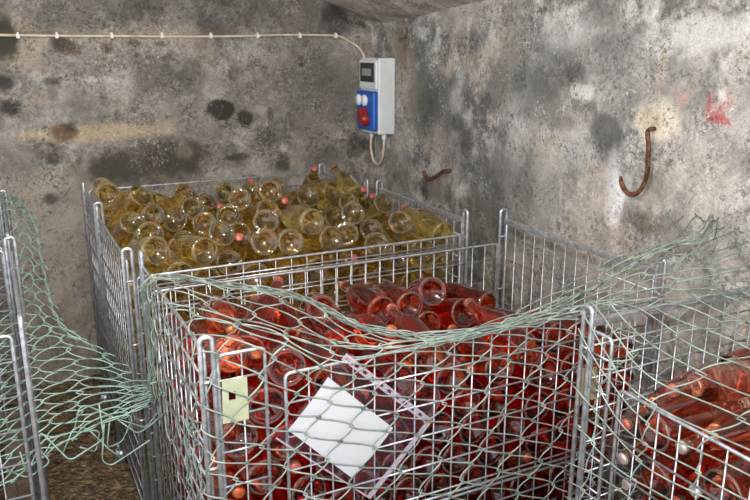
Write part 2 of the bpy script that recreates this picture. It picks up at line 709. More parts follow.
def concrete(name, dark, mid, light, warm, seed=0, painted=True):
    """mould-blotched lime plaster: several scales of noise and a painted stain layer"""
    m, nt, p = new_mat(name)
    N = nt.nodes.new; L = nt.links.new
    tc = N('ShaderNodeTexCoord')
    mp = N('ShaderNodeMapping'); mp.inputs['Location'].default_value = (seed, seed * 2.3, seed * .7)
    L(tc.outputs['Object'], mp.inputs['Vector'])

    def nz(scale, detail=6, rough=.6, dist=0.):
        n = N('ShaderNodeTexNoise'); n.inputs['Scale'].default_value = scale
        n.inputs['Detail'].default_value = detail; n.inputs['Roughness'].default_value = rough
        n.inputs['Distortion'].default_value = dist
        L(mp.outputs['Vector'], n.inputs['Vector']); return n.outputs['Fac']

    def ramp(src, a, b, ca=(0, 0, 0, 1), cb=(1, 1, 1, 1)):
        r = N('ShaderNodeValToRGB'); e = r.color_ramp.elements
        e[0].position = a; e[1].position = b; e[0].color = ca; e[1].color = cb
        L(src, r.inputs['Fac']); return r.outputs['Color']

    def mix(fac, a, b, mode='MIX'):
        x = N('ShaderNodeMix'); x.data_type = 'RGBA'; x.blend_type = mode
        for sock, v in ((x.inputs[0], fac), (x.inputs[6], a), (x.inputs[7], b)):
            if isinstance(v, (int, float)): sock.default_value = v
            elif isinstance(v, tuple): sock.default_value = v
            else: L(v, sock)
        return x.outputs[2]
    big = nz(2.2, 8, .62, .6); med = nz(9, 8, .68, .3); fine = nz(38, 9, .78, .5); grit = nz(190, 4, .75)
    c = mix(ramp(big, .40, .60), (*dark, 1), (*mid, 1))
    c = mix(ramp(med, .46, .64), c, (*light, 1))
    c = mix(ramp(nz(4.3, 6, .55, .4), .52, .7), c, (*warm, 1))
    # salt bloom and black mould specks
    c = mix(ramp(fine, .52, .74, (0, 0, 0, 1), (.55, .55, .55, 1)), c, (*[min(1, q * 1.45 + .04) for q in light], 1))
    c = mix(ramp(fine, .30, .46, (.75, .75, .75, 1), (0, 0, 0, 1)), c, (*[q * .42 for q in dark], 1))
    # stain layer painted on the plaster
    if painted:
        at = N('ShaderNodeAttribute'); at.attribute_name = 'stain'
        c = mix(at.outputs['Alpha'], c, at.outputs['Color'])
    # peppery mould and flaking lime, each gathered into patches
    zone = ramp(nz(6.5, 6, .6, .5), .42, .58)
    pep = ramp(nz(62, 7, .72, .6), .50, .58, (0, 0, 0, 1), (.72, .72, .72, 1))
    c = mix(mix(1.0, zone, pep, 'MULTIPLY'), c, (*[q * .45 for q in dark], 1))
    zone2 = ramp(nz(5.2, 6, .6, .5), .50, .62, (0, 0, 0, 1), (1, 1, 1, 1))
    lim = ramp(nz(80, 6, .7, .8), .53, .62, (0, 0, 0, 1), (.62, .62, .62, 1))
    c = mix(mix(1.0, zone2, lim, 'MULTIPLY'), c, (*[min(1, q * 1.35) for q in light], 1))
    c = mix(ramp(grit, .36, .60, (.40, .40, .40, 1), (0, 0, 0, 1)), c, (*[q * .4 for q in dark], 1))
    L(c, p.inputs['Base Color'])
    p.inputs['Roughness'].default_value = .92
    p.inputs['Specular IOR Level'].default_value = .15
    ad = N('ShaderNodeMath'); ad.operation = 'MULTIPLY_ADD'; ad.inputs[1].default_value = .5
    L(fine, ad.inputs[0]); L(med, ad.inputs[2])
    bp = N('ShaderNodeBump'); bp.inputs['Strength'].default_value = .55; bp.inputs['Distance'].default_value = .012
    L(ad.outputs[0], bp.inputs['Height']); L(bp.outputs['Normal'], p.inputs['Normal'])
    return m


M = {}
M['back_plaster'] = concrete('stained plaster', (.115, .105, .095), (.27, .247, .222), (.44, .412, .375), (.39, .325, .255), seed=3.1)
M['side_plaster'] = concrete('pale mouldy plaster', (.135, .13, .124), (.36, .348, .33), (.58, .56, .53), (.48, .42, .345), seed=8.4)
M['vault_plaster'] = concrete('vault plaster', (.24, .21, .18), (.50, .45, .395), (.64, .59, .53), (.56, .48, .40), seed=5.7, painted=False)
M['steel'] = simple('galvanised steel', (.44, .46, .49), .36, .75, noise_scale=60, noise_amt=.3)
M['bar'] = simple('galvanised bars', (.40, .42, .45), .36, .75, noise_scale=90, noise_amt=.35)
M['net'] = simple('green coated wire', (.20, .30, .26), .42, 0, noise_scale=35, noise_amt=.3)
M['netgrey'] = simple('weathered coated wire', (.18, .222, .198), .42, 0.0, noise_scale=30, noise_amt=.4)
M['rust'] = simple('rusted iron', (.13, .055, .028), .85, .2, noise_scale=70, noise_amt=.7, bump=.6)
M['paper'] = simple('white paper', (.40, .41, .44), .7, noise_scale=4, noise_amt=.03)
M['plate'] = simple('cream green card', (.30, .32, .21), .6, noise_scale=20, noise_amt=.15)
M['tanplate'] = simple('tan card', (.25, .21, .12), .6, noise_scale=20, noise_amt=.2)
M['dark'] = simple('dark hollow', (.02, .02, .02), .6)
M['box_grey'] = simple('pale grey enclosure', (.62, .65, .66), .4, noise_scale=14, noise_amt=.06)
M['box_blue'] = simple('blue socket panel', (.012, .10, .42), .35, noise_scale=20, noise_amt=.12)
M['socket_white'] = simple('white socket cover', (.75, .80, .84), .3)
M['socket_red'] = simple('red socket cover', (.26, .016, .016), .35)
M['smoke'] = simple('smoked window', (.03, .035, .04), .12)
M['breaker'] = simple('breaker grey', (.25, .26, .26), .4)
M['cable'] = simple('cream cable', (.55, .47, .36), .5, noise_scale=25, noise_amt=.2)
M['clip'] = simple('white clip', (.72, .68, .62), .5)
M['wood'] = simple('pallet wood', (.16, .11, .07), .85, noise_scale=15, noise_amt=.4)


def wine(name, col, deep, trans, rough=.03):
    m, nt, p = new_mat(name)
    oi = nt.nodes.new('ShaderNodeObjectInfo')
    mx = nt.nodes.new('ShaderNodeMix'); mx.data_type = 'RGBA'
    mx.inputs[6].default_value = (*col, 1); mx.inputs[7].default_value = (*deep, 1)
    nt.links.new(oi.outputs['Random'], mx.inputs[0])
    nt.links.new(mx.outputs[2], p.inputs['Base Color'])
    p.inputs['Roughness'].default_value = rough
    p.inputs['Transmission Weight'].default_value = trans
    p.inputs['IOR'].default_value = 1.42
    p.inputs['Coat Weight'].default_value = .6
    p.inputs['Coat Roughness'].default_value = .03
    return m


M['gold'] = wine('golden wine in glass', (.98, .80, .30), (.90, .68, .19), .982)
M['red'] = wine('red wine in glass', (.95, .18, .06), (.84, .08, .03), 1.0)
M['rose'] = wine('rose wine in glass', (.94, .36, .22), (.88, .24, .13), 1.0)
M['glass'] = simple('clear glass', (.90, .90, .84), .02, 0, .96, 1.45)
M['cap_pink'] = simple('pink crown cap', (.34, .085, .065), .35, .2)
M['cap_amber'] = simple('copper crown cap', (.40, .095, .035), .3, .4)
M['cap_white'] = simple('silver crown cap', (.42, .36, .33), .3, .4)


def soil():
    m, nt, p = new_mat('damp soil'); N = nt.nodes.new; L = nt.links.new
    tc = N('ShaderNodeTexCoord')
    a = N('ShaderNodeTexNoise'); a.inputs['Scale'].default_value = 26; a.inputs['Detail'].default_value = 9; a.inputs['Roughness'].default_value = .7
    b = N('ShaderNodeTexVoronoi'); b.inputs['Scale'].default_value = 60
    L(tc.outputs['Object'], a.inputs['Vector']); L(tc.outputs['Object'], b.inputs['Vector'])
    r = N('ShaderNodeValToRGB'); e = r.color_ramp.elements
    e[0].position = .36; e[1].position = .66; e[0].color = (.045, .027, .014, 1); e[1].color = (.42, .29, .15, 1)
    q = e.new(.5); q.color = (.19, .12, .058, 1)
    L(a.outputs['Fac'], r.inputs['Fac']); L(r.outputs['Color'], p.inputs['Base Color'])
    ad = N('ShaderNodeMath'); ad.operation = 'ADD'
    L(a.outputs['Fac'], ad.inputs[0]); L(b.outputs['Distance'], ad.inputs[1])
    bp = N('ShaderNodeBump'); bp.inputs['Strength'].default_value = 1; bp.inputs['Distance'].default_value = .03
    L(ad.outputs[0], bp.inputs['Height']); L(bp.outputs['Normal'], p.inputs['Normal'])
    p.inputs['Roughness'].default_value = .9
    return m


M['soil'] = soil()


def film(name, k):
    m = bpy.data.materials.new(name); m.use_nodes = True
    nt = m.node_tree; nt.nodes.clear()
    out = nt.nodes.new('ShaderNodeOutputMaterial'); mx = nt.nodes.new('ShaderNodeMixShader')
    tr = nt.nodes.new('ShaderNodeBsdfTransparent'); tr.inputs['Color'].default_value = (.93, .92, .95, 1)
    p = nt.nodes.new('ShaderNodeBsdfPrincipled'); p.inputs['Base Color'].default_value = (.62, .58, .66, 1); p.inputs['Roughness'].default_value = .12
    mx.inputs[0].default_value = k
    nt.links.new(tr.outputs[0], mx.inputs[1]); nt.links.new(p.outputs[0], mx.inputs[2]); nt.links.new(mx.outputs[0], out.inputs[0])
    return m


M['film'] = film('clear film', .012)
M['filmedge'] = film('milky film edge', .30)

# ------------------------------------------------------------------ the cellar
WX, WY = 1.91, 3.80                      # side wall plane, end wall plane


def vault_z(x, y):
    dx = max(0, WX - x); dy = max(0, WY - y)
    return 1.725 + .43 * dx - .055 * dx * dx + .058 * dy


def vnoise(a, b, scale, seed):
    """numpy value noise"""
    rng = np.random.RandomState(seed); T = rng.rand(64, 64)
    x = a * scale; y = b * scale
    xi = np.floor(x).astype(int); yi = np.floor(y).astype(int)
    fx = x - xi; fy = y - yi
    fx = fx * fx * (3 - 2 * fx); fy = fy * fy * (3 - 2 * fy)
    g = lambda i, j: T[i % 64, j % 64]
    return (g(xi, yi) * (1 - fx) + g(xi + 1, yi) * fx) * (1 - fy) + (g(xi, yi + 1) * (1 - fx) + g(xi + 1, yi + 1) * fx) * fy


def wall(name, axis, plane, a0, a1, z0, z1, step, mat, blobs, strokes, label):
    na = int((a1 - a0) / step) + 1; nz = int((z1 - z0) / step) + 1
    A, Zg = np.meshgrid(np.linspace(a0, a1, na), np.linspace(z0, z1, nz))
    # wall top follows the vault above it
    wob = (vnoise(A, Zg, 3, 5) - .5) * .012 + (vnoise(A, Zg, 14, 6) - .5) * .005
    co = np.zeros((na * nz, 3))
    top = np.array([vault_z(a, WY) if axis == 'y' else vault_z(WX, a) for a in A[0]]) + .02
    Zc = np.minimum(Zg, top[None, :])
    if axis == 'y': co[:, 0] = A.ravel(); co[:, 1] = (plane + wob).ravel(); co[:, 2] = Zc.ravel()
    else: co[:, 1] = A.ravel(); co[:, 0] = (plane + wob).ravel(); co[:, 2] = Zc.ravel()
    idx = np.arange(na * nz).reshape(nz, na)
    F = np.stack([idx[:-1, :-1], idx[:-1, 1:], idx[1:, 1:], idx[1:, :-1]], -1).reshape(-1, 4)
    me = bpy.data.meshes.new(name)
    me.vertices.add(na * nz); me.vertices.foreach_set('co', co.ravel())
    me.loops.add(F.size); me.loops.foreach_set('vertex_index', F.ravel())
    me.polygons.add(len(F)); me.polygons.foreach_set('loop_start', np.arange(0, F.size, 4)); me.polygons.foreach_set('loop_total', np.full(len(F), 4))
    me.update(calc_edges=True)
    rgb = np.zeros((nz, na, 3)) + .2; al = np.zeros((nz, na))

    def put(w, col):
        w = np.clip(w, 0, 1)
        tot = w + al * (1 - w)
        t = np.where(tot > 1e-6, w / np.maximum(tot, 1e-6), 0)[..., None]
        rgb[:] = rgb * (1 - t) + np.array(col) * t
        al[:] = tot
    e1 = vnoise(A, Zg, 22, 1) + .5 * vnoise(A, Zg, 47, 2) + .35 * vnoise(A, Zg, 95, 3) - .92
    e2 = vnoise(A, Zg, 9, 7) + .6 * vnoise(A, Zg, 20, 8) - .8
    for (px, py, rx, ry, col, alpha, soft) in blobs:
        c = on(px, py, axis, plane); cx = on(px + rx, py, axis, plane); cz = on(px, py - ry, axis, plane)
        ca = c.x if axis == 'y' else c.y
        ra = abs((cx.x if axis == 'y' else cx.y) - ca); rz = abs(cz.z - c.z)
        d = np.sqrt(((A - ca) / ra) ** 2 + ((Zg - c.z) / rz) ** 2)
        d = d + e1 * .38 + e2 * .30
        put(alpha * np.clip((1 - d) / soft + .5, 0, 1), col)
    for (pts, wid, col, alpha) in strokes:
        Q = [on(x, y, axis, plane) for x, y in pts]
        for p, q in zip(Q[:-1], Q[1:]):
            pa, pz = (p.x if axis == 'y' else p.y), p.z
            qa, qz = (q.x if axis == 'y' else q.y), q.z
            L2 = (qa - pa) ** 2 + (qz - pz) ** 2
            t = np.clip(((A - pa) * (qa - pa) + (Zg - pz) * (qz - pz)) / max(L2, 1e-9), 0, 1)
            d = np.sqrt((A - pa - t * (qa - pa)) ** 2 + (Zg - pz - t * (qz - pz)) ** 2) + e1 * wid * .7
            put(alpha * np.clip(1.5 - d / wid, 0, 1), col)
    at = me.attributes.new('stain', 'FLOAT_COLOR', 'POINT')
    at.data.foreach_set('color', np.concatenate([rgb, al[..., None]], -1).ravel())
    me.materials.append(mat)
    me.polygons.foreach_set('use_smooth', np.ones(len(F), bool))
    o = bpy.data.objects.new(name, me); COL.objects.link(o)
    tag(o, label, 'wall', kind='structure')
    return o


BLK = (.028, .026, .022); DKG = (.075, .068, .06); BRN = (.15, .085, .045); BEI = (.50, .395, .26); TAN = (.36, .30, .235); WHT = (.62, .60, .57); GRY = (.13, .125, .12)
back_blobs = [
    (45, 290, 90, 120, (.34, .285, .225), .55, .8), (190, 140, 40, 60, (.34, .31, .28), .45, .8), (60, 220, 70, 60, (.36, .32, .28), .5, .8),
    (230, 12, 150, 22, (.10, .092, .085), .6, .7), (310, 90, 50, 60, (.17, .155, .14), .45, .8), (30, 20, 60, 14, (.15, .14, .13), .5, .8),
    (20, 45, 24, 26, (.50, .41, .31), .55, .7), (5, 40, 15, 20, BLK, .9, .5), (65, 45, 13, 10, BLK, .85, .6), (72, 50, 9, 6, BRN, .5, .6),
    (4, 83, 9, 8, BLK, .85, .5), (53, 81, 8, 4, BLK, .7, .6), (11, 108, 10, 8, BLK, .85, .5),
    (95, 133, 75, 9, BEI, .85, .4), (150, 128, 25, 8, BEI, .45, .6), (64, 132, 15, 10, BRN, .9, .4), (70, 127, 7, 5, BLK, .6, .6), (53, 158, 9, 7, BLK, .8, .5),
    (148, 163, 62, 24, (.10, .085, .065), .85, .5), (175, 158, 34, 16, BLK, .55, .6), (120, 168, 28, 14, (.055, .05, .042), .7, .6), (183, 152, 9, 7, (.3, .26, .2), .5, .6),
    (220, 110, 12.5, 11.5, BLK, .95, .28), (245, 120, 8, 9, BLK, .9, .4), (240, 157, 9, 4.5, BLK, .75, .5), (230, 158, 4, 3, BLK, .7, .5), (283, 163, 8, 9, BLK, .75, .6),
    (52, 199, 8, 6, BLK, .75, .6), (79, 161, 5, 4, BLK, .6, .6), (108, 48, 7, 6, BLK, .6, .6), (135, 44, 7, 4, BLK, .75, .5), (160, 44, 8, 4, BLK, .55, .5), (137, 55, 3, 2.5, BLK, .7, .5),
    (104, 59, 3, 2, BLK, .7, .5), (135, 110, 4, 3, BLK, .7, .5), (117, 116, 3, 6, BLK, .5, .5), (190, 116, 4, 2.5, BLK, .6, .5), (208, 146, 3, 3, BLK, .6, .5),
    (172, 75, 40, 18, (.12, .11, .1), .5, .8), (85, 110, 22, 16, (.13, .12, .11), .45, .8), (145, 118, 18, 10, (.14, .13, .12), .45, .7),
    (357, 145, 11, 11, BLK, .75, .6), (340, 22, 22, 14, (.05, .045, .04), .7, .6), (332, 12, 14, 9, (.05, .045, .04), .7, .6), (302, 62, 3, 5, BLK, .6, .6), (271, 116, 4, 8, BLK, .6, .6), (340, 95, 20, 30, (.12, .11, .10), .5, .7),
    (322, 155, 20, 12, (.12, .11, .1), .6, .7), (284, 148, 4, 4, WHT, .5, .6), (310, 120, 20, 30, (.2, .185, .17), .4, .7), (35, 125, 10, 5, (.3, .28, .26), .5, .6),
    (20, 160, 25, 20, (.16, .15, .14), .5, .7), (65, 300, 5, 8, BRN, .35, .8), (62, 318, 25, 12, (.2, .16, .12), .5, .8), (40, 370, 60, 14, (.22, .17, .12), .6, .8)]
back_strokes = [
    ([(77, 76), (80, 83)], .004, WHT, .7), ([(85, 78), (88, 83), (91, 77)], .004, WHT, .7), ([(93, 77), (95, 83), (98, 77)], .004, WHT, .7), ([(101, 77), (101, 83)], .004, WHT, .6),
    ([(104, 83), (105, 78), (109, 82), (110, 78)], .004, WHT, .7), ([(113, 79), (114, 83)], .004, WHT, .5), ([(172, 84), (175, 79), (178, 84)], .003, WHT, .5),
    ([(138, 112), (143, 108), (150, 108), (155, 113), (160, 125)], .004, WHT, .5), ([(183, 118), (192, 115)], .004, WHT, .4), ([(15, 88), (21, 85), (20, 80)], .004, WHT, .5),
    ([(24, 125), (22, 135), (25, 141)], .004, WHT, .5), ([(45, 42), (48, 55), (49, 62)], .004, (.5, .44, .36), .5), ([(366, 22), (372, 26), (373, 34), (374, 45)], .006, (.62, .6, .57), .7),
    ([(325, -4), (338, 12), (350, 22), (364, 26)], .014, BLK, .7), ([(200, 31), (250, 31)], .01, BRN, .35), ([(0, 33), (60, 34)], .008, BRN, .4)]
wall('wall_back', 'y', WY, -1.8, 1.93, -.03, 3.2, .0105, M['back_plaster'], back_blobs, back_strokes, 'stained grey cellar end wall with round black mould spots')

side_blobs = [
    (430, 95, 24, 34, (.10, .098, .095), .75, .7), (425, 115, 16, 22, (.09, .088, .085), .5, .7), (403, 47, 6, 22, BRN, .85, .6), (406, 42, 4, 8, (.06, .03, .02), .8, .5), (396, 60, 10, 30, (.3, .24, .19), .4, .8),
    (545, 62, 52, 28, (.15, .145, .14), .65, .8), (520, 95, 42, 26, (.13, .125, .12), .7, .8), (600, 12, 14, 14, GRY, .75, .7), (575, 72, 10, 10, (.08, .078, .074), .75, .7),
    (630, 70, 50, 35, (.22, .215, .21), .5, .8), (607, 135, 17, 20, (.09, .088, .085), .85, .6), (590, 105, 6, 6, GRY, .7, .6), (583, 92, 12, 8, (.66, .65, .63), .85, .5), (563, 55, 12, 6, (.14, .13, .13), .6, .7),
    (700, 33, 55, 20, (.62, .61, .59), .75, .7), (660, 40, 20, 18, (.55, .54, .52), .5, .7), (470, 15, 40, 14, (.40, .36, .32), .45, .7), (565, 30, 30, 20, (.58, .57, .56), .5, .8),
    (512, 125, 12, 30, (.55, .54, .54), .45, .8), (575, 150, 18, 22, (.52, .52, .52), .55, .7), (510, 185, 55, 38, (.14, .135, .13), .65, .8), (450, 140, 20, 30, (.19, .18, .17), .55, .8), (468, 142, 7, 12, BLK, .6, .6), (457, 122, 6, 10, BLK, .5, .6), (503, 135, 6, 12, BLK, .45, .6), (455, 100, 6, 14, (.5, .48, .46), .5, .7),
    (405, 85, 14, 50, (.36, .31, .26), .4, .8), (656, 122, 23, 23, (.74, .66, .54), .95, .4), (650, 122, 12, 12, (.42, .31, .20), .55, .7), (660, 75, 5, 22, (.5, .42, .33), .5, .7),
    (616, 204, 9, 28, (.85, .85, .88), 1, .35), (612, 180, 6, 30, (.6, .6, .62), .6, .7), (640, 222, 26, 10, (.12, .09, .06), .65, .7), (655, 190, 14, 30, (.26, .215, .16), .45, .8),
    (590, 225, 30, 50, (.55, .48, .40), .45, .8), (520, 240, 20, 40, (.42, .39, .36), .5, .8), (485, 215, 30, 30, (.13, .125, .12), .65, .8), (545, 190, 14, 40, (.5, .48, .46), .4, .8), (700, 190, 45, 45, (.56, .53, .48), .5, .8), (680, 210, 10, 20, (.18, .16, .14), .5, .7), (740, 130, 25, 60, (.30, .28, .27), .45, .8), (690, 90, 25, 30, (.24, .235, .23), .5, .8), (690, 145, 30, 15, (.42, .40, .38), .4, .8),
    (716, 107, 13, 14, (.50, .30, .29), .45, .8), (680, 97, 8, 10, (.50, .37, .36), .35, .8), (722, 94, 6, 7, (.66, .64, .62), .8, .5), (560, 190, 5, 30, (.35, .34, .33), .3, .8), (740, 330, 60, 60, (.55, .52, .48), .5, .8), (640, 300, 60, 40, (.54, .49, .42), .5, .8),
    (435, 190, 20, 10, BLK, .5, .7), (400, 170, 16, 16, (.2, .18, .16), .5, .8), (543, 10, 4, 4, BLK, .7, .5), (677, 18, 4, 4, BLK, .6, .5), (664, 33, 8, 6, (.2, .2, .2), .6, .6), (600, 45, 20, 10, (.17, .165, .16), .6, .7), (640, 95, 22, 14, (.21, .2, .2), .5, .7), (560, 118, 16, 10, (.17, .165, .16), .6, .7)]
side_strokes = [
    ([(708, 96), (707, 118)], .010, (.40, .075, .08), .8), ([(707, 120), (718, 120), (728, 123)], .012, (.40, .075, .08), .8), ([(713, 112), (720, 116)], .014, (.42, .10, .10), .6), ([(726, 92), (730, 104), (722, 108)], .008, (.45, .15, .15), .5),
    ([(676, 95), (682, 100), (679, 108)], .007, (.46, .2, .2), .4), ([(687, 92), (684, 106)], .006, (.46, .2, .2), .35),
    ([(561, 180), (562, 240)], .005, (.6, .58, .55), .5), ([(399, 40), (405, 38), (408, 31)], .008, (.07, .035, .02), .6), ([(430, 22), (436, 28)], .006, (.3, .2, .12), .5),
    ([(378, 27), (420, 25), (470, 14), (500, 2)], .010, (.30, .27, .24), .5)]
wall('wall_right', 'x', WX, -.6, 3.82, -.03, 3.0, .0115, M['side_plaster'], side_blobs, side_strokes, 'pale grey cellar side wall with dark mould and red paint marks')

b = MB()
nx, ny = 44, 50
for i in range(nx + 1):
    for j in range(ny + 1):
        x = -1.8 + (WX + .03 + 1.8) * i / nx; y = -.6 + (WY + .03 + .6) * j / ny
        b.v.append((x, y, vault_z(x, y) + .02 * noise.noise(Vector((x * 3, y * 3, 1)))))
for i in range(nx):
    for j in range(ny):
        k = i * (ny + 1) + j
        b.f.append((k, k + 1, k + ny + 2, k + ny + 1)); b.m.append(0); b.sm.append(True)
tag(b.build('ceiling', M['vault_plaster']), 'rising plaster vault over the cellar corner', 'ceiling', kind='structure')

b = MB()
nx, ny = 120, 120
for i in range(nx + 1):
    for j in range(ny + 1):
        x = -1.8 + (WX + .03 + 1.8) * i / nx; y = -.6 + (WY + .03 + .6) * j / ny
        h = .022 * noise.noise(Vector((x * 5, y * 5, 0))) + .012 * noise.noise(Vector((x * 17, y * 17, 3)))
        b.v.append((x, y, h - .012))
for i in range(nx):
    for j in range(ny):
        k = i * (ny + 1) + j
        b.f.append((k, k + ny + 1, k + ny + 2, k + 1)); b.m.append(0); b.sm.append(True)
tag(b.build('floor', M['soil']), 'brown earth floor of the cellar', 'floor', kind='structure')


# ------------------------------------------------------------------ wire cages
def post(cage, x, y, top, along):
    """corner post: one rod bent into a tall upside-down U"""
    mb = MB()
    d = Vector((1, 0, 0)) if along == 'x' else Vector((0, 1, 0))
    c = Vector((x, y, 0)); w = .013
    mb.tube(arc_path([c - d * w + Vector((0, 0, .04)), c - d * w + Vector((0, 0, top + .04)), c + d * w + Vector((0, 0, top + .04)), c + d * w + Vector((0, 0, .04))], .0129, 5), .0058, 7)
    for z in (.2, .5, .75, top - .06):
        mb.tube([c - d * w + Vector((0, 0, z)), c + d * w + Vector((0, 0, z))], .004, 5)
    mb.tube([c + Vector((0, 0, .0)), c + Vector((0, 0, .05))], .022, 8)
    return mb.build('corner_post', M['steel'], cage)


def panel(cage, p0, p1, zt, name, zb=.12, step=.054, flat=False, second=None, mid=None):
    """welded bar panel between two posts, with its own frame rod as a sub-part"""
    p0 = Vector((*p0, 0)); p1 = Vector((*p1, 0)); d = (p1 - p0); Lg = d.length; d.normalize()
    nrm = Vector((d.y, -d.x, 0))
    p0 = p0 + d * .022; p1 = p1 - d * .022; Lg -= .044
    mb = MB()
    n = max(2, round(Lg / step))
    for i in range(1, n):
        q = p0 + d * (Lg * i / n)
        mb.tube([q + Vector((0, 0, zb)), q + Vector((0, 0, zt))], .0020, 5)
    z = zb + .083
    hz = []
    while z < zt - .05: hz.append(z); z += .083
    if second: hz = [h for h in hz if h < zt - second - .02] + [zt - second]
    for z in hz:
        off = nrm * .0045
        mb.tube([p0 + off + Vector((0, 0, z)), p1 + off + Vector((0, 0, z))], .0026, 5)
    if second:
        off = nrm * .0045
        mb.tube([p0 + off + Vector((0, 0, zt - second - .012)), p1 + off + Vector((0, 0, zt - second - .012))], .0026, 5)
    if mid:
        for z in (mid, mid - .014):
            mb.tube([p0 + nrm * .006 + Vector((0, 0, z)), p1 + nrm * .006 + Vector((0, 0, z))], .0036, 6)
    o = mb.build(name, M['bar'], cage)
    fr = MB()
    if flat:
        for s in (0,):
            t = .007; h = .009
            a = p0 - d * .01; e = p1 + d * .01
            fr.hexa([a + nrm * t + Vector((0, 0, zt - h)), e + nrm * t + Vector((0, 0, zt - h)), e - nrm * t + Vector((0, 0, zt - h)), a - nrm * t + Vector((0, 0, zt - h)),
                     a + nrm * t + Vector((0, 0, zt + h)), e + nrm * t + Vector((0, 0, zt + h)), e - nrm * t + Vector((0, 0, zt + h)), a - nrm * t + Vector((0, 0, zt + h))])
        fr.tube([p0 + Vector((0, 0, zt)), p0 + Vector((0, 0, zb))], .004, 6)
        fr.tube([p1 + Vector((0, 0, zt)), p1 + Vector((0, 0, zb))], .004, 6)
        fo = fr.build('frame_rail', M['steel'], None, bevel=.003)
    else:
        path = arc_path([p0 + Vector((0, 0, zb)), p0 + Vector((0, 0, zt)), p1 + Vector((0, 0, zt)), p1 + Vector((0, 0, zb))], .014, 4)
        fr.tube(path, .0042, 7)
        fr.tube([p0 + Vector((0, 0, zb)), p1 + Vector((0, 0, zb))], .0042, 7)
        fo = fr.build('frame_rail', M['steel'], None)
    fo.parent = o
    fo.matrix_parent_inverse = (Matrix.Translation(cage.location)).inverted() @ Matrix.Identity(4)
    fo.matrix_parent_inverse = Matrix.Identity(4)
    return o


def cage(label, x0, x1, y0, y1, top, panels, group='wire pallet cages of wine bottles'):
    c = empty('wire_cage', ((x0 + x1) / 2, (y0 + y1) / 2, 0), label, 'cage', group)
    for (x, y) in ((x0, y0), (x1, y0), (x1, y1), (x0, y1)):
        post(c, x, y, top, 'x' if (x, y) in ((x0, y0), (x1, y1)) else 'y')
    sides = dict(front=((x0, y0), (x1, y0)), back=((x1, y1), (x0, y1)), left=((x0, y1), (x0, y0)), right=((x1, y0), (x1, y1)))
    for s, kw in panels.items():
        a, e = kw.pop('span', sides[s])
        panel(c, a, e, kw.pop('zt', top), 'wire_panel', **kw)
    mb = MB()
    for k in range(7):
        xx = x0 + .03 + (x1 - x0 - .06 - .08) * k / 6
        mb.box((xx, y0 + .015, .085), (xx + .08, y1 - .015, .105))
    mb.build('base_boards', M['wood'], c)
    mb = MB()
    for yy in (y0 + .012, y1 - .012):
        mb.box((x0 + .015, yy - .006, .03), (x1 - .015, yy + .006, .085))
    mb.build('base_rail', M['steel'], c)
    return c


TOP = 1.01
cA = cage('wire cage of gold bottles standing behind the cage of red bottles', .30, 1.47, 2.20, 2.88, TOP,
          dict(front=dict(zt=.96, second=.030), left={}, right=dict(flat=True)))
cA2 = cage('rearmost wire cage, holding gold bottles against the end wall', .312, 1.43, 2.93, 3.43, TOP, dict(left={}, right={}, back={}))
cB = cage('wire cage of red bottles in the middle, white sheet on its front', .33, 1.60, 1.42, 2.15, TOP,
          dict(front=dict(zt=.935, mid=on(500, 476, 'y', 1.42).z, span=((.475, 1.42), (1.60, 1.42))), left={}, right=dict(flat=True), back=dict(zt=.925)))
panel(cB, (.33, 1.42), (.475, 1.42), 1.005, 'wire_panel', step=.05)
cC = cage('wire cage of pink bottles at the right, closest to the viewer', 1.15, 1.90, .08, 1.212, TOP,
          dict(back=dict(flat=True), left=dict(zt=.895, span=((1.15, 1.12), (1.15, .08))), right={}))
panel(cC, (1.15, 1.212), (1.15, 1.11), 1.0, 'wire_panel', step=.05)
cD = cage('bare wire cage cut off by the left edge, green netting over it', -1.15, 0.0, 1.72, 2.50, TOP, dict(front={}, right={}, left={}, back={}))
cD2 = cage('second bare wire cage at the left edge, nearer the end wall', -1.15, -.004, 2.56, 3.36, TOP, dict(front={}, right={}, left={}, back={}))

# plates wired to the cages
mb = MB()
P = [on(x, y, 'y', 1.408) for x, y in ((222, 381), (247, 377), (249, 419), (223, 424))]
sl = [(.25, .28), (.52, .28), (.52, .48), (.25, .48)]


def bil(P, u, v):
    a = P[0].lerp(P[1], u); e = P[3].lerp(P[2], u); return a.lerp(e, v)


Q = [bil(P, u, v) for u, v in sl]
th = Vector((0, .002, 0))
for k in range(4):
    k2 = (k + 1) % 4
    mb.hexa([P[k], P[k2], Q[k2], Q[k], P[k] + th, P[k2] + th, Q[k2] + th, Q[k] + th])
tag(mb.build('label_plate', M['plate'], cB), 'cream green card with a slot')
mb = MB()
P = [on(x, y, 'y', 1.236) for x, y in ((577, 370), (597, 367), (601, 398), (580, 402))]
mb.hexa([P[0], P[1], P[2], P[3], P[0] + th, P[1] + th, P[2] + th, P[3] + th])
tag(mb.build('label_plate', M['tanplate'], cC), 'tan card plate')


# ------------------------------------------------------------------ bottles
NB = 26
prof = [(.0, .016), (.014, .014), (.028, .004), (.034, .0), (.040, .001), (.0435, .006), (.0445, .014), (.0445, .06), (.0445, .105), (.0445, .140),
        (.0432, .155), (.0395, .172), (.0335, .190), (.0275, .206), (.0225, .222), (.0190, .238), (.0160, .256), (.0142, .272), (.0136, .280)]
neckprof = [(.0137, .2795), (.0158, .281), (.0158, .288), (.0140, .290), (.0138, .296), (.0, .296)]
OFF = .12
body = {}
for kind in ('gold', 'red', 'rose'):
    mb = MB(); mb.lathe([(r, z - OFF) for r, z in prof if not (r == 0 and z > .2)], NB)
    body[kind] = mb.mesh(kind + '_bottle_body', M[kind])
mb = MB(); mb.lathe([(r, z - OFF) for r, z in neckprof], 16); lip_me = mb.mesh('bottle_lip', M['glass'])
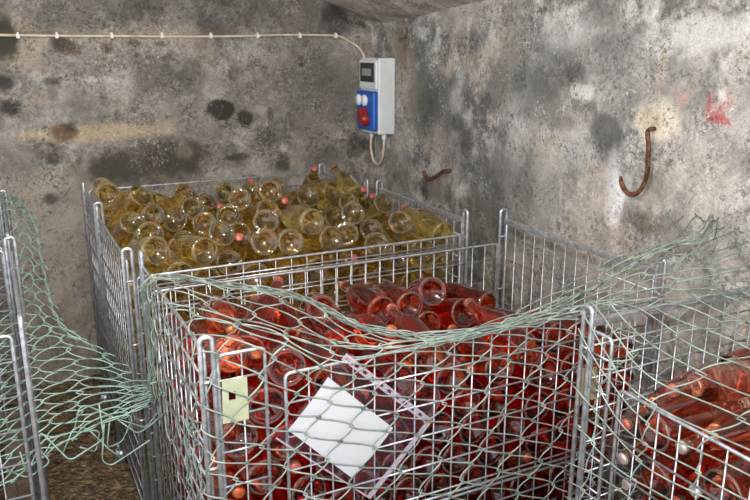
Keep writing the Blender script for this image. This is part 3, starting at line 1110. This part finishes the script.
# clear glass foot ring around the punt
mb = MB()
ring = [Vector((.0405 * math.cos(2 * math.pi * k / NB), .0405 * math.sin(2 * math.pi * k / NB), .0032 - OFF)) for k in range(NB)]
mb.tube(ring, .0034, 8, closed=True)
foot_me = mb.mesh('bottle_foot', M['glass'])
capp = [(.0, .3015), (.0112, .3013), (.0134, .2998), (.0146, .297), (.0158, .2935), (.0152, .2925)]
cap_me = {}
for k in ('cap_pink', 'cap_amber', 'cap_white'):
    mb = MB(); mb.lathe([(r * (1 if r < .017 else 1), z - OFF) for r, z in capp[::-1]], 18); cap_me[k] = mb.mesh('crown_cap', M[k])

rows = [l.split() for l in BOTTLES.split('\n') if l.strip()]
recs = []
for r in rows:
    kind = {'g': 'gold', 'r': 'red', 'o': 'rose'}[r[0]]
    loc = Vector([int(t) / 1000 for t in r[2:5]]); q = Quaternion([int(t) / 1000 for t in r[5:9]]).normalized()
    recs.append((kind, r[1] == '1', loc, q))

ORD = ['first', 'second', 'third', 'fourth', 'fifth', 'sixth', 'seventh', 'eighth', 'ninth', 'tenth', 'eleventh', 'twelfth', 'thirteenth', 'fourteenth', 'fifteenth', 'sixteenth', 'seventeenth', 'eighteenth', 'nineteenth', 'twentieth', 'twenty-first', 'twenty-second', 'twenty-third', 'twenty-fourth', 'twenty-fifth', 'twenty-sixth', 'twenty-seventh', 'twenty-eighth', 'twenty-ninth', 'thirtieth']
GROUP = {'gold': 'gold wine bottles heaped in the rear cages', 'red': 'red wine bottles in the middle cage', 'rose': 'pink wine bottles in the right-hand cage'}
WORD = {'gold': 'gold', 'red': 'red', 'rose': 'pink'}
for kind in ('gold', 'red', 'rose'):
    vis = [r for r in recs if r[0] == kind and r[1]]
    pts = []
    for r in vis:
        s = seen(r[2]); pts.append((s[1], s[0], r))
    pts.sort(key=lambda t: t[0])
    nrow = {'gold': 9, 'red': 11, 'rose': 9}[kind]
    per = math.ceil(len(pts) / nrow)
    for ri in range(nrow):
        row = sorted(pts[ri * per:(ri + 1) * per], key=lambda t: t[1])
        for ci, (sy, sx, r) in enumerate(row):
            o = bpy.data.objects.new('wine_bottle', body[kind]); COL.objects.link(o)
            o.location = r[2]; o.rotation_mode = 'QUATERNION'; o.rotation_quaternion = r[3]
            ax = r[3] @ Vector((0, 0, 1))
            f = ax.dot(FWD)
            if abs(f) > .6: way = 'base facing out' if f > 0 else 'neck facing out'
            else: way = 'neck rightward' if ax.dot(RIGHT) > 0 else 'neck leftward'
            tag(o, '%s wine bottle, %s, %s from left in %s row from heap top' % (WORD[kind], way, ORD[ci], ORD[ri]), 'bottle', GROUP[kind])
            cm = {'gold': 'cap_pink', 'red': random.choice(('cap_amber', 'cap_amber', 'cap_pink')), 'rose': random.choice(('cap_white', 'cap_white', 'cap_pink'))}[kind]
            for nm, me in (('lip', lip_me), ('foot_ring', foot_me), ('crown_cap', cap_me[cm])):
                c = bpy.data.objects.new(nm, me); COL.objects.link(c); c.parent = o

# deeper bottles that cannot be told apart
low = [(.043, 0), (.0445, .006), (.0445, .14), (.04, .172), (.0275, .206), (.019, .238), (.0155, .28), (.0172, .30)]
BINS = {'gold': (.335, 1.43, 2.24, 3.38, .115, .625, 'y'), 'red': (.365, 1.565, 1.455, 2.115, .115, .395, 'y'), 'rose': (1.225, 1.865, .13, 1.165, .115, .36, 'x')}
for kind in ('gold', 'red', 'rose'):
    mb = MB()
    for r in recs:
        if r[0] == kind and not r[1]:
            mb.lathe([(a, z - OFF) for a, z in low], 14, mat4=Matrix.Translation(r[2]) @ r[3].to_matrix().to_4x4())
    x0, x1, y0, y1, z0, z1, ax = BINS[kind]
    nl = int((z1 - z0) / .0895)
    for L in range(nl):
        z = z0 + .045 + L * .0895
        if ax == 'y': nc = int((x1 - x0) / .0905); nr = int((y1 - y0) / .31)
        else: nc = int((y1 - y0) / .0905); nr = int((x1 - x0) / .31)
        for rr in range(nr):
            for c in range(nc):
                s = 1 if (c + L) % 2 else -1
                if ax == 'y':
                    p = Vector((x0 + (c + .5) * (x1 - x0) / nc, y0 + (rr + .5) * (y1 - y0) / nr, z)); d = Vector((0, s, 0))
                else:
                    p = Vector((x0 + (rr + .5) * (x1 - x0) / nr, y0 + (c + .5) * (y1 - y0) / nc, z)); d = Vector((s, 0, 0))
                q = d.to_track_quat('Z', 'Y')
                mb.lathe([(a, zz - .15) for a, zz in low], 10, mat4=Matrix.Translation(p) @ q.to_matrix().to_4x4())
    o = mb.build('wine_bottles', M[kind])
    tag(o, '%s wine bottles packed deeper down inside their cage' % WORD[kind], 'bottles', kind='stuff')


# ------------------------------------------------------------------ chain-link netting
def bicubic(G):
    R_, C_ = len(G), len(G[0])

    def cr(p0, p1, p2, p3, t):
        return .5 * ((2 * p1) + (p2 - p0) * t + (2 * p0 - 5 * p1 + 4 * p2 - p3) * t * t + (3 * p1 - p0 - 3 * p2 + p3) * t ** 3)

    def S(u, v):                       # u 0..1 across columns, v 0..1 down rows
        x = min(max(u, 0), 1) * (C_ - 1); y = min(max(v, 0), 1) * (R_ - 1)
        i = min(int(x), C_ - 2); j = min(int(y), R_ - 2)
        tx = x - i; ty = y - j
        cl = []
        for jj in (j - 1, j, j + 1, j + 2):
            row = G[min(max(jj, 0), R_ - 1)]
            cl.append(cr(row[max(i - 1, 0)], row[i], row[i + 1], row[min(i + 2, C_ - 1)], tx))
        return cr(*cl, ty)
    return S


def netting(name, G, cu, cv, r, mat, label, seed, jit=.25, shear=0., tilt=0., skipfun=None, extra=None):
    S = bicubic(G)
    # average size of the sheet
    W = sum((S(k / 40, .6) - S((k + 1) / 40, .6)).length for k in range(40))
    H = sum((S(.5, k / 40) - S(.5, (k + 1) / 40)).length for k in range(40))
    nu = round(W / cu * 2); nv = round(H / cv * 2)
    mb = MB()
    du = 1 / nu; dv = 1 / nv

    def off(u, v):
        a = noise.noise_vector(Vector((u * 9 + seed, v * 9, 0))); c = noise.noise_vector(Vector((u * 31 + seed, v * 31, 4)))
        return (a.x * 1.1 + c.x * .5) * jit, (a.y * 1.1 + c.y * .5) * jit, (a.z * .9 + c.z * .6) * jit

    def node(i, j):
        v = j * dv + tilt / H * i; u = i * du + shear / W * j
        ox, oy, oz = off(u, v)
        return u + ox * du, v + oy * dv, oz
    over = int(abs(shear) / W * nv / du) + 2
    jo = (int(abs(tilt) / H * (nu + 2 * over) / dv) + 2) // 2 * 2
    j0, j1 = -jo, nv + jo
    over += int(abs(shear) / W * jo / du) if tilt else 0
    for i in range(-over if shear > 0 else 0, nu + 1 + (over if shear < 0 else 0)):
        pts = []
        for j in range(j0, j1 + 1):
            # wire i swings between column i-ish nodes: zigzag
            side = 1 if (j + 0) % 2 else 0
            ii = i + side if i % 2 == 0 else i + (1 - side)
            pts.append(node(ii - .5 + (.10 if side ^ (i % 2) else -.10), j) + (side,))
        path = []
        seg = 5
        for j in range(len(pts) - 1):
            (u0, v0, o0, s0), (u1, v1, o1, s1) = pts[j], pts[j + 1]
            for k in range(seg):
                t = k / seg
                # flattened turns give the hooked look
                tt = t * t * (3 - 2 * t) * .45 + t * .55
                u = u0 + (u1 - u0) * tt
                v = v0 + (v1 - v0) * t
                if u < -.005 or u > 1.005 or v < -.005 or v > 1.005: 
                    if len(path) > 2: mb.tube(path, r, 5)
                    path = []; continue
                if skipfun and skipfun(u, v):
                    if len(path) > 2: mb.tube(path, r, 5)
                    path = []; continue
                p = S(u, v)
                e = .01
                nrm = (S(min(u + e, 1), v) - S(max(u - e, 0), v)).cross(S(u, min(v + e, 1)) - S(u, max(v - e, 0)))
                if nrm.length > 1e-9: nrm.normalize()
                arch = math.sin(math.pi * t) * .006 * (1 if (j % 2) else -1)
                p = p + nrm * (arch + (o0 + (o1 - o0) * t) * .018)
                path.append(p)
        if len(path) > 2: mb.tube(path, r, 5)
    if extra: extra(mb)
    o = mb.build(name, mat)
    tag(o, label, 'wire netting')
    return o


V = Vector
# sheet over the middle cage: draped on bottles, over the front rail, down the front
G2 = []
r0 = [V((.314, 2.06, .62)), V((.317, 2.02, .84)), on(150, 279, 'z', 1.025), on(225, 284, 'z', .985), on(300, 297, 'z', .965), on(365, 328, 'z', .935), on(440, 336, 'z', .935), on(530, 318, 'z', .955), on(600, 284, 'z', 1.0), on(655, 252, 'z', 1.07), on(700, 236, 'z', 1.12), V((1.885, 1.52, 1.12))]
r1 = [V((.312, 1.85, .60)), V((.316, 1.82, .83)), on(172, 310, 'z', 1.025), on(235, 318, 'z', .975), on(300, 330, 'z', .95), on(365, 348, 'z', .94), on(440, 344, 'z', .94), on(530, 322, 'z', .95), on(600, 300, 'z', .985), on(655, 278, 'z', 1.035), on(710, 262, 'z', 1.07), V((1.885, 1.38, 1.08))]
r2 = [V((.310, 1.62, .58)), V((.316, 1.58, .82)), V((.325, 1.43, 1.03)), V((.47, 1.41, 1.02)), V((.62, 1.405, .95)), V((.80, 1.405, .95)), V((.97, 1.405, .95)), V((1.15, 1.40, .95)), V((1.30, 1.33, .985)), V((1.48, 1.22, 1.03)), V((1.70, 1.20, 1.032)), V((1.88, 1.20, 1.03))]
ra = [p + (V((0, .030, -.012)) if k < 7 else V((0, .15, -.06)) if k < 11 else V((0, .15, -.01))) for k, p in enumerate(r0)]
rb = [p.lerp(q, .22) + V((0, 0, .012)) for p, q in zip(r0, r1)]


def frontrow(z, k):
    ys = [1.60, 1.50, 1.405, 1.396, 1.393, 1.39, 1.39, 1.388, 1.34, 1.26, 1.25, 1.25]
    xs = [.310, .314, .322, .47, .62, .80, .97, 1.15, 1.30, 1.48, 1.70, 1.87]
    return [V((x, y - k * .004 * (1 if 2 < i < 8 else 0), z - (.06 if i < 2 else 0))) for i, (x, y) in enumerate(zip(xs, ys))]


G2 = [ra, r0, rb, r1, r2, frontrow(.86, 0), frontrow(.72, 1), frontrow(.57, 2), frontrow(.42, 2)]
netting('wire_netting', G2, .115, .048, .0018, M['netgrey'], 'weathered chain-link netting draped over front of the red bottle cage', 3.3, jit=.26, shear=.027)

# sheet over the right-hand cage
G3 = []
for (y, zt, zr, zl) in ((1.215, 1.035, 1.04, 1.03), (1.04, 1.005, 1.02, .90), (.82, .985, 1.01, .885), (.60, .98, 1.0, .885), (.38, .98, 1.0, .885), (.12, .98, 1.0, .885)):
    G3.append([V((1.885, y, zr)), V((1.70, y, zr)), V((1.50, y, zt)), V((1.32, y, zt - .01)), V((1.145, y, zl + .03)), V((1.126, y, zl - .09)), V((1.124, y, .66)), V((1.122, y, .54)), V((1.12, y, .40))])
netting('wire_netting', [list(q) for q in zip(*G3)], .150, .044, .0018, M['netgrey'], 'chain-link netting hung over the cage of pink bottles at right', 9.1, jit=.22, shear=.068, tilt=-.034)

# green sheet across the aisle
G1 = []
for row in (((-45, 206), (2, 194), (12, 197), (22, 203), 3.30), ((-45, 240), (4, 214), (24, 212), (38, 228), 3.05), ((-45, 290), (8, 262), (34, 258), (49, 276), 2.78), ((-45, 340), (12, 312), (40, 304), (62, 322), 2.52),
            ((-45, 380), (16, 352), (62, 340), (104, 352), 2.34), ((-45, 425), (22, 392), (80, 376), (150, 380), 2.18), ((-45, 470), (27, 428), (84, 408), (154, 392), 2.04), ((-45, 520), (32, 468), (80, 436), (150, 406), 1.93)):
    G1.append([on(px, py, 'y', row[4] - (.05 if i == 0 else 0)) for i, (px, py) in enumerate(row[:4])])


def loose(mb, pts, y0, r=.0021):
    P = arc_path([on(x, y, 'y', y0 + .012 * ((k % 3) - 1)) for k, (x, y) in enumerate(pts)], .016, 4)
    mb.tube(P, r, 6)


def strands(mb):
    for pts, yy in ((((-8, 456), (9, 471), (28, 478), (51, 462), (38, 448), (40, 431), (70, 461), (104, 439), (99, 404)), 1.92),
                    (((62, 455), (74, 427), (87, 428), (112, 452), (121, 456)), 1.96), (((104, 424), (102, 461), (111, 466), (150, 440)), 1.95),
                    (((73, 436), (79, 408), (86, 405), (118, 419), (146, 428), (161, 408)), 2.0), (((20, 452), (27, 474), (42, 440), (60, 436)), 1.93),
                    (((110, 416), (107, 448), (122, 442), (133, 418), (118, 406)), 2.0), (((78, 432), (100, 430), (96, 452), (80, 447)), 1.98),
                    (((150, 384), (165, 379), (183, 385), (200, 378), (212, 388)), 1.45 if False else 1.98), (((118, 420), (138, 434), (152, 424), (163, 414)), 1.97)):
        loose(mb, pts, yy)


netting('wire_netting', G1, .096, .062, .0021, M['net'], 'green chain-link netting sagging across the aisle from the left cage', 5.5, jit=.5, extra=strands)

# ------------------------------------------------------------------ document in its plastic pocket
ys = 1.4085
T, R1, Bt = on(346, 353, 'y', ys), on(433, 420, 'y', ys), on(370, 499, 'y', ys)
Lf = T + (Bt - R1)
s = empty('document_pocket', (T + Bt) / 2, 'clear plastic pocket holding a white sheet, tilted on red cage front', 'document')
th = V((0, -.0006, 0))


def slab(mb, pts, t=th, m=0):
    mb.hexa([*pts, *[p + t for p in pts]], m)


mb = MB(); slab(mb, [T, R1, Bt, Lf]); mb.build('pocket_film', M['film'], s)
e1 = (R1 - T); e2 = (Lf - T)
mb = MB()
n = 11
w0, w1, w2, w3 = .0, .022, .050, .072
o_ = V((0, -.0012, 0))
g = lambda a, c: T + e1 * a + e2 * c + o_
slab(mb, [g(0, w0), g(1, w0), g(1, w1), g(0, w1)]); slab(mb, [g(0, w2), g(1, w2), g(1, w3), g(0, w3)])
for k in range(n + 1):
    a0 = max(0, k / n - .025); a1 = min(1, k / n + .025)
    slab(mb, [g(a0, w1), g(a1, w1), g(a1, w2), g(a0, w2)])
tag(mb.build('punched_strip', M['filmedge'], s), 'milky punched edge strip')
mb = MB(); slab(mb, [g(.955, .06), g(1, .06), g(1, 1), g(.955, 1)]); slab(mb, [g(0, .985), g(1, .985), g(1, 1), g(0, 1)])
mb.build('welded_edge', M['filmedge'], s)
PC = [on(x, y, 'y', ys - .0016) for x, y in ((328, 377), (393, 428), (352, 478), (288, 430))]
mb = MB()
for k in range(8):
    f0, f1 = k / 8, (k + 1) / 8
    bow = lambda f: V((0, -.004 * math.sin(math.pi * f), 0))
    q = [PC[0].lerp(PC[3], f0) + bow(f0), PC[1].lerp(PC[2], f0) + bow(f0), PC[1].lerp(PC[2], f1) + bow(f1), PC[0].lerp(PC[3], f1) + bow(f1)]
    slab(mb, q, V((0, -.0004, 0)))
tag(mb.build('paper_sheet', M['paper'], s), 'plain white paper sheet')

# ------------------------------------------------------------------ socket box, cable, hooks
bx = empty('socket_box', (WX - .04, 3.67, 1.36), 'grey and blue electrical socket box on the wall at the corner', 'electrical box')
XF = 1.815
mb = MB(); mb.box((XF, 3.565, 1.158), (WX + .004, 3.785, 1.556)); mb.build('enclosure', M['box_grey'], bx, bevel=.008)
mb = MB(); mb.box((XF - .012, 3.575, 1.395), (XF + .002, 3.775, 1.545)); dr = mb.build('cover', M['box_grey'], bx, bevel=.006)
mb = MB(); mb.box((XF - .018, 3.592, 1.430), (XF - .008, 3.755, 1.530)); wn = mb.build('breaker_window', M['smoke'], bx, bevel=.004)
mb = MB()
for k in range(4):
    mb.box((XF - .022, 3.62 + k * .027, 1.462), (XF - .017, 3.642 + k * .027, 1.500))
w_ = mb.build('breakers', M['breaker'], None); w_.parent = wn; w_.matrix_parent_inverse = Matrix.Identity(4)
mb = MB(); mb.box((XF - .030, 3.572, 1.176), (XF + .002, 3.778, 1.385)); pn = mb.build('socket_panel', M['box_blue'], bx, bevel=.010)
tag(pn, 'blue socket panel')


def child(o, p):
    o.parent = p; o.matrix_parent_inverse = Matrix.Identity(4); return o


RX = Matrix.Rotation(-math.pi / 2, 4, 'Y')
for yy in (3.735, 3.665):
    mb = MB()
    mb.lathe([(.030, 0), (.030, .010), (.026, .014), (.0, .016)], 20, mat4=Matrix.Translation((XF - .029, yy, 1.335)) @ RX)
    child(mb.build('socket_cover', M['socket_white'], None), pn)
mb = MB(); mb.lathe([(.042, 0), (.042, .012), (.036, .028), (.032, .038), (.0, .040)], 24, mat4=Matrix.Translation((XF - .029, 3.655, 1.240)) @ Matrix.Rotation(-.25, 4, 'Y') @ RX)
mb.box((XF - .075, 3.638, 1.262), (XF - .030, 3.672, 1.296))
child(mb.build('red_socket', M['socket_red'], None, bevel=.002), pn)
mb = MB()
for (yy, zz) in ((3.585, 1.548), (3.768, 1.548), (3.585, 1.168), (3.768, 1.168)):
    mb.lathe([(.006, 0), (.005, .004), (0, .005)], 10, mat4=Matrix.Translation((XF, yy, zz)) @ RX)
mb.build('cover_screws', M['steel'], bx)
mb = MB()
for yy, xx in ((3.60, 1.865), (3.745, 1.862)):
    mb.lathe([(.013, 0), (.013, .02), (.009, .032), (.009, .036)], 12, mat4=Matrix.Translation((xx, yy, 1.160)) @ Matrix.Rotation(math.pi, 4, 'X'))
mb.build('cable_gland', M['box_grey'], bx)

cb = empty('power_cable', (.8, WY - .02, 1.66), 'cream power cable clipped along the end wall into the socket box', 'cable')
yc = WY - .013
path = [on(x, y, 'y', yc) for x, y in ((-60, 34), (0, 35), (40, 35.5), (80, 36), (120, 36), (160, 36.5), (200, 36.5), (240, 36), (280, 35), (315, 35), (338, 36))]
path += [V((1.745, 3.782, 1.640)), V((1.79, 3.775, 1.615)), V((1.82, 3.766, 1.58)), V((1.828, 3.762, 1.55))]
mb = MB(); mb.tube(smooth_path(path, 6), .0062, 8); mb.build('cable_run', M['cable'], cb)
for px_ in (18, 57, 112, 162, 211, 258, 300, 336):
    c = on(px_, 36, 'y', yc)
    mb = MB()
    mb.box((c.x - .007, yc - .0095, c.z - .010), (c.x + .007, WY + .006, c.z + .010)); mb.box((c.x - .004, yc - .006, c.z + .009), (c.x + .004, WY + .006, c.z + .017))
    mb.build('cable_clip', M['clip'], cb, bevel=.002)
mb = MB(); mb.tube(smooth_path([V((1.862, 3.745, 1.135)), V((1.858, 3.745, 1.07)), V((1.862, 3.72, 1.0)), V((1.868, 3.675, .985)), V((1.868, 3.63, 1.02)), V((1.865, 3.603, 1.09)), V((1.865, 3.60, 1.128))], 6), .0075, 8)
tag(mb.build('looped_cable', M['cable'], bx), 'short cream cable loop')

xh = 1.885
hk = [V((WX + .01, on(648, 129, 'x', xh).y, on(648, 129, 'x', xh).z))] + [on(x, y, 'x', xh) for x, y in ((648, 131), (648.5, 145), (648, 160), (647, 174), (643, 186), (637, 193), (630, 194), (625, 189), (623, 181), (623.5, 176))]
hk[-3:] = [V((p.x - d, p.y, p.z)) for p, d in zip(hk[-3:], (.004, .008, .012))]
mb = MB(); sp = smooth_path(hk, 5); mb.tube(sp, [.0078 if i < len(sp) - 8 else .0078 - .0004 * (i - len(sp) + 8) for i in range(len(sp))], 8)
tag(mb.build('wall_hook', M['rust']), 'large rusty hook hanging from beige patch on right wall', 'hook')
hk = [V((WX + .01, on(447, 171, 'x', 1.89).y, on(447, 171, 'x', 1.89).z))] + [on(x, y, 'x', 1.875) for x, y in ((445, 171), (440, 173.5), (435, 177), (430, 179), (426, 176.5), (424, 171))]
mb = MB(); mb.tube(smooth_path(hk, 5), .009, 8)
tag(mb.build('wall_hook', M['rust']), 'small rusty hook low on the wall above the gold bottles', 'hook')

# ------------------------------------------------------------------ light and camera
w = bpy.data.worlds.new('cellar light'); SC.world = w; w.use_nodes = True
bg = w.node_tree.nodes['Background']; bg.inputs[0].default_value = (.92, .96, 1.0, 1); bg.inputs[1].default_value = 1.35


def lamp(name, kind, loc, aim, energy, size, col):
    l = bpy.data.lights.new(name, kind); l.energy = energy; l.color = col
    if kind == 'AREA': l.shape = 'DISK'; l.size = size
    else: l.shadow_soft_size = size
    o = bpy.data.objects.new(name, l); COL.objects.link(o); o.location = loc
    o.rotation_euler = (Vector(aim) - Vector(loc)).to_track_quat('-Z', 'Y').to_euler()
    return o


lamp('flash_light', 'AREA', EYE + UP * .16 - FWD * .02 + RIGHT * .05, (1.2, 2.6, 1.1), 34, .07, (1, .97, .93))
lamp('cellar_lamp', 'POINT', (.35, 1.3, 2.12), (1.0, 2.6, .9), 42, .09, (1, .95, .88))

cam = bpy.data.cameras.new('camera'); cam.sensor_width = 36; cam.lens = 36; cam.clip_start = .02
co = bpy.data.objects.new('camera', cam); COL.objects.link(co); co.location = EYE
co.rotation_euler = (math.pi / 2 - PITCH, 0, -YAW)
SC.camera = co
vs = SC.view_settings
vs.view_transform = 'Standard'; vs.look = 'None'; vs.gamma = 1; vs.use_curve_mapping = False; vs.exposure = .52
SC.cycles.max_bounces = 14; SC.cycles.transmission_bounces = 12; SC.cycles.transparent_max_bounces = 12
SC.cycles.sample_clamp_indirect = 4
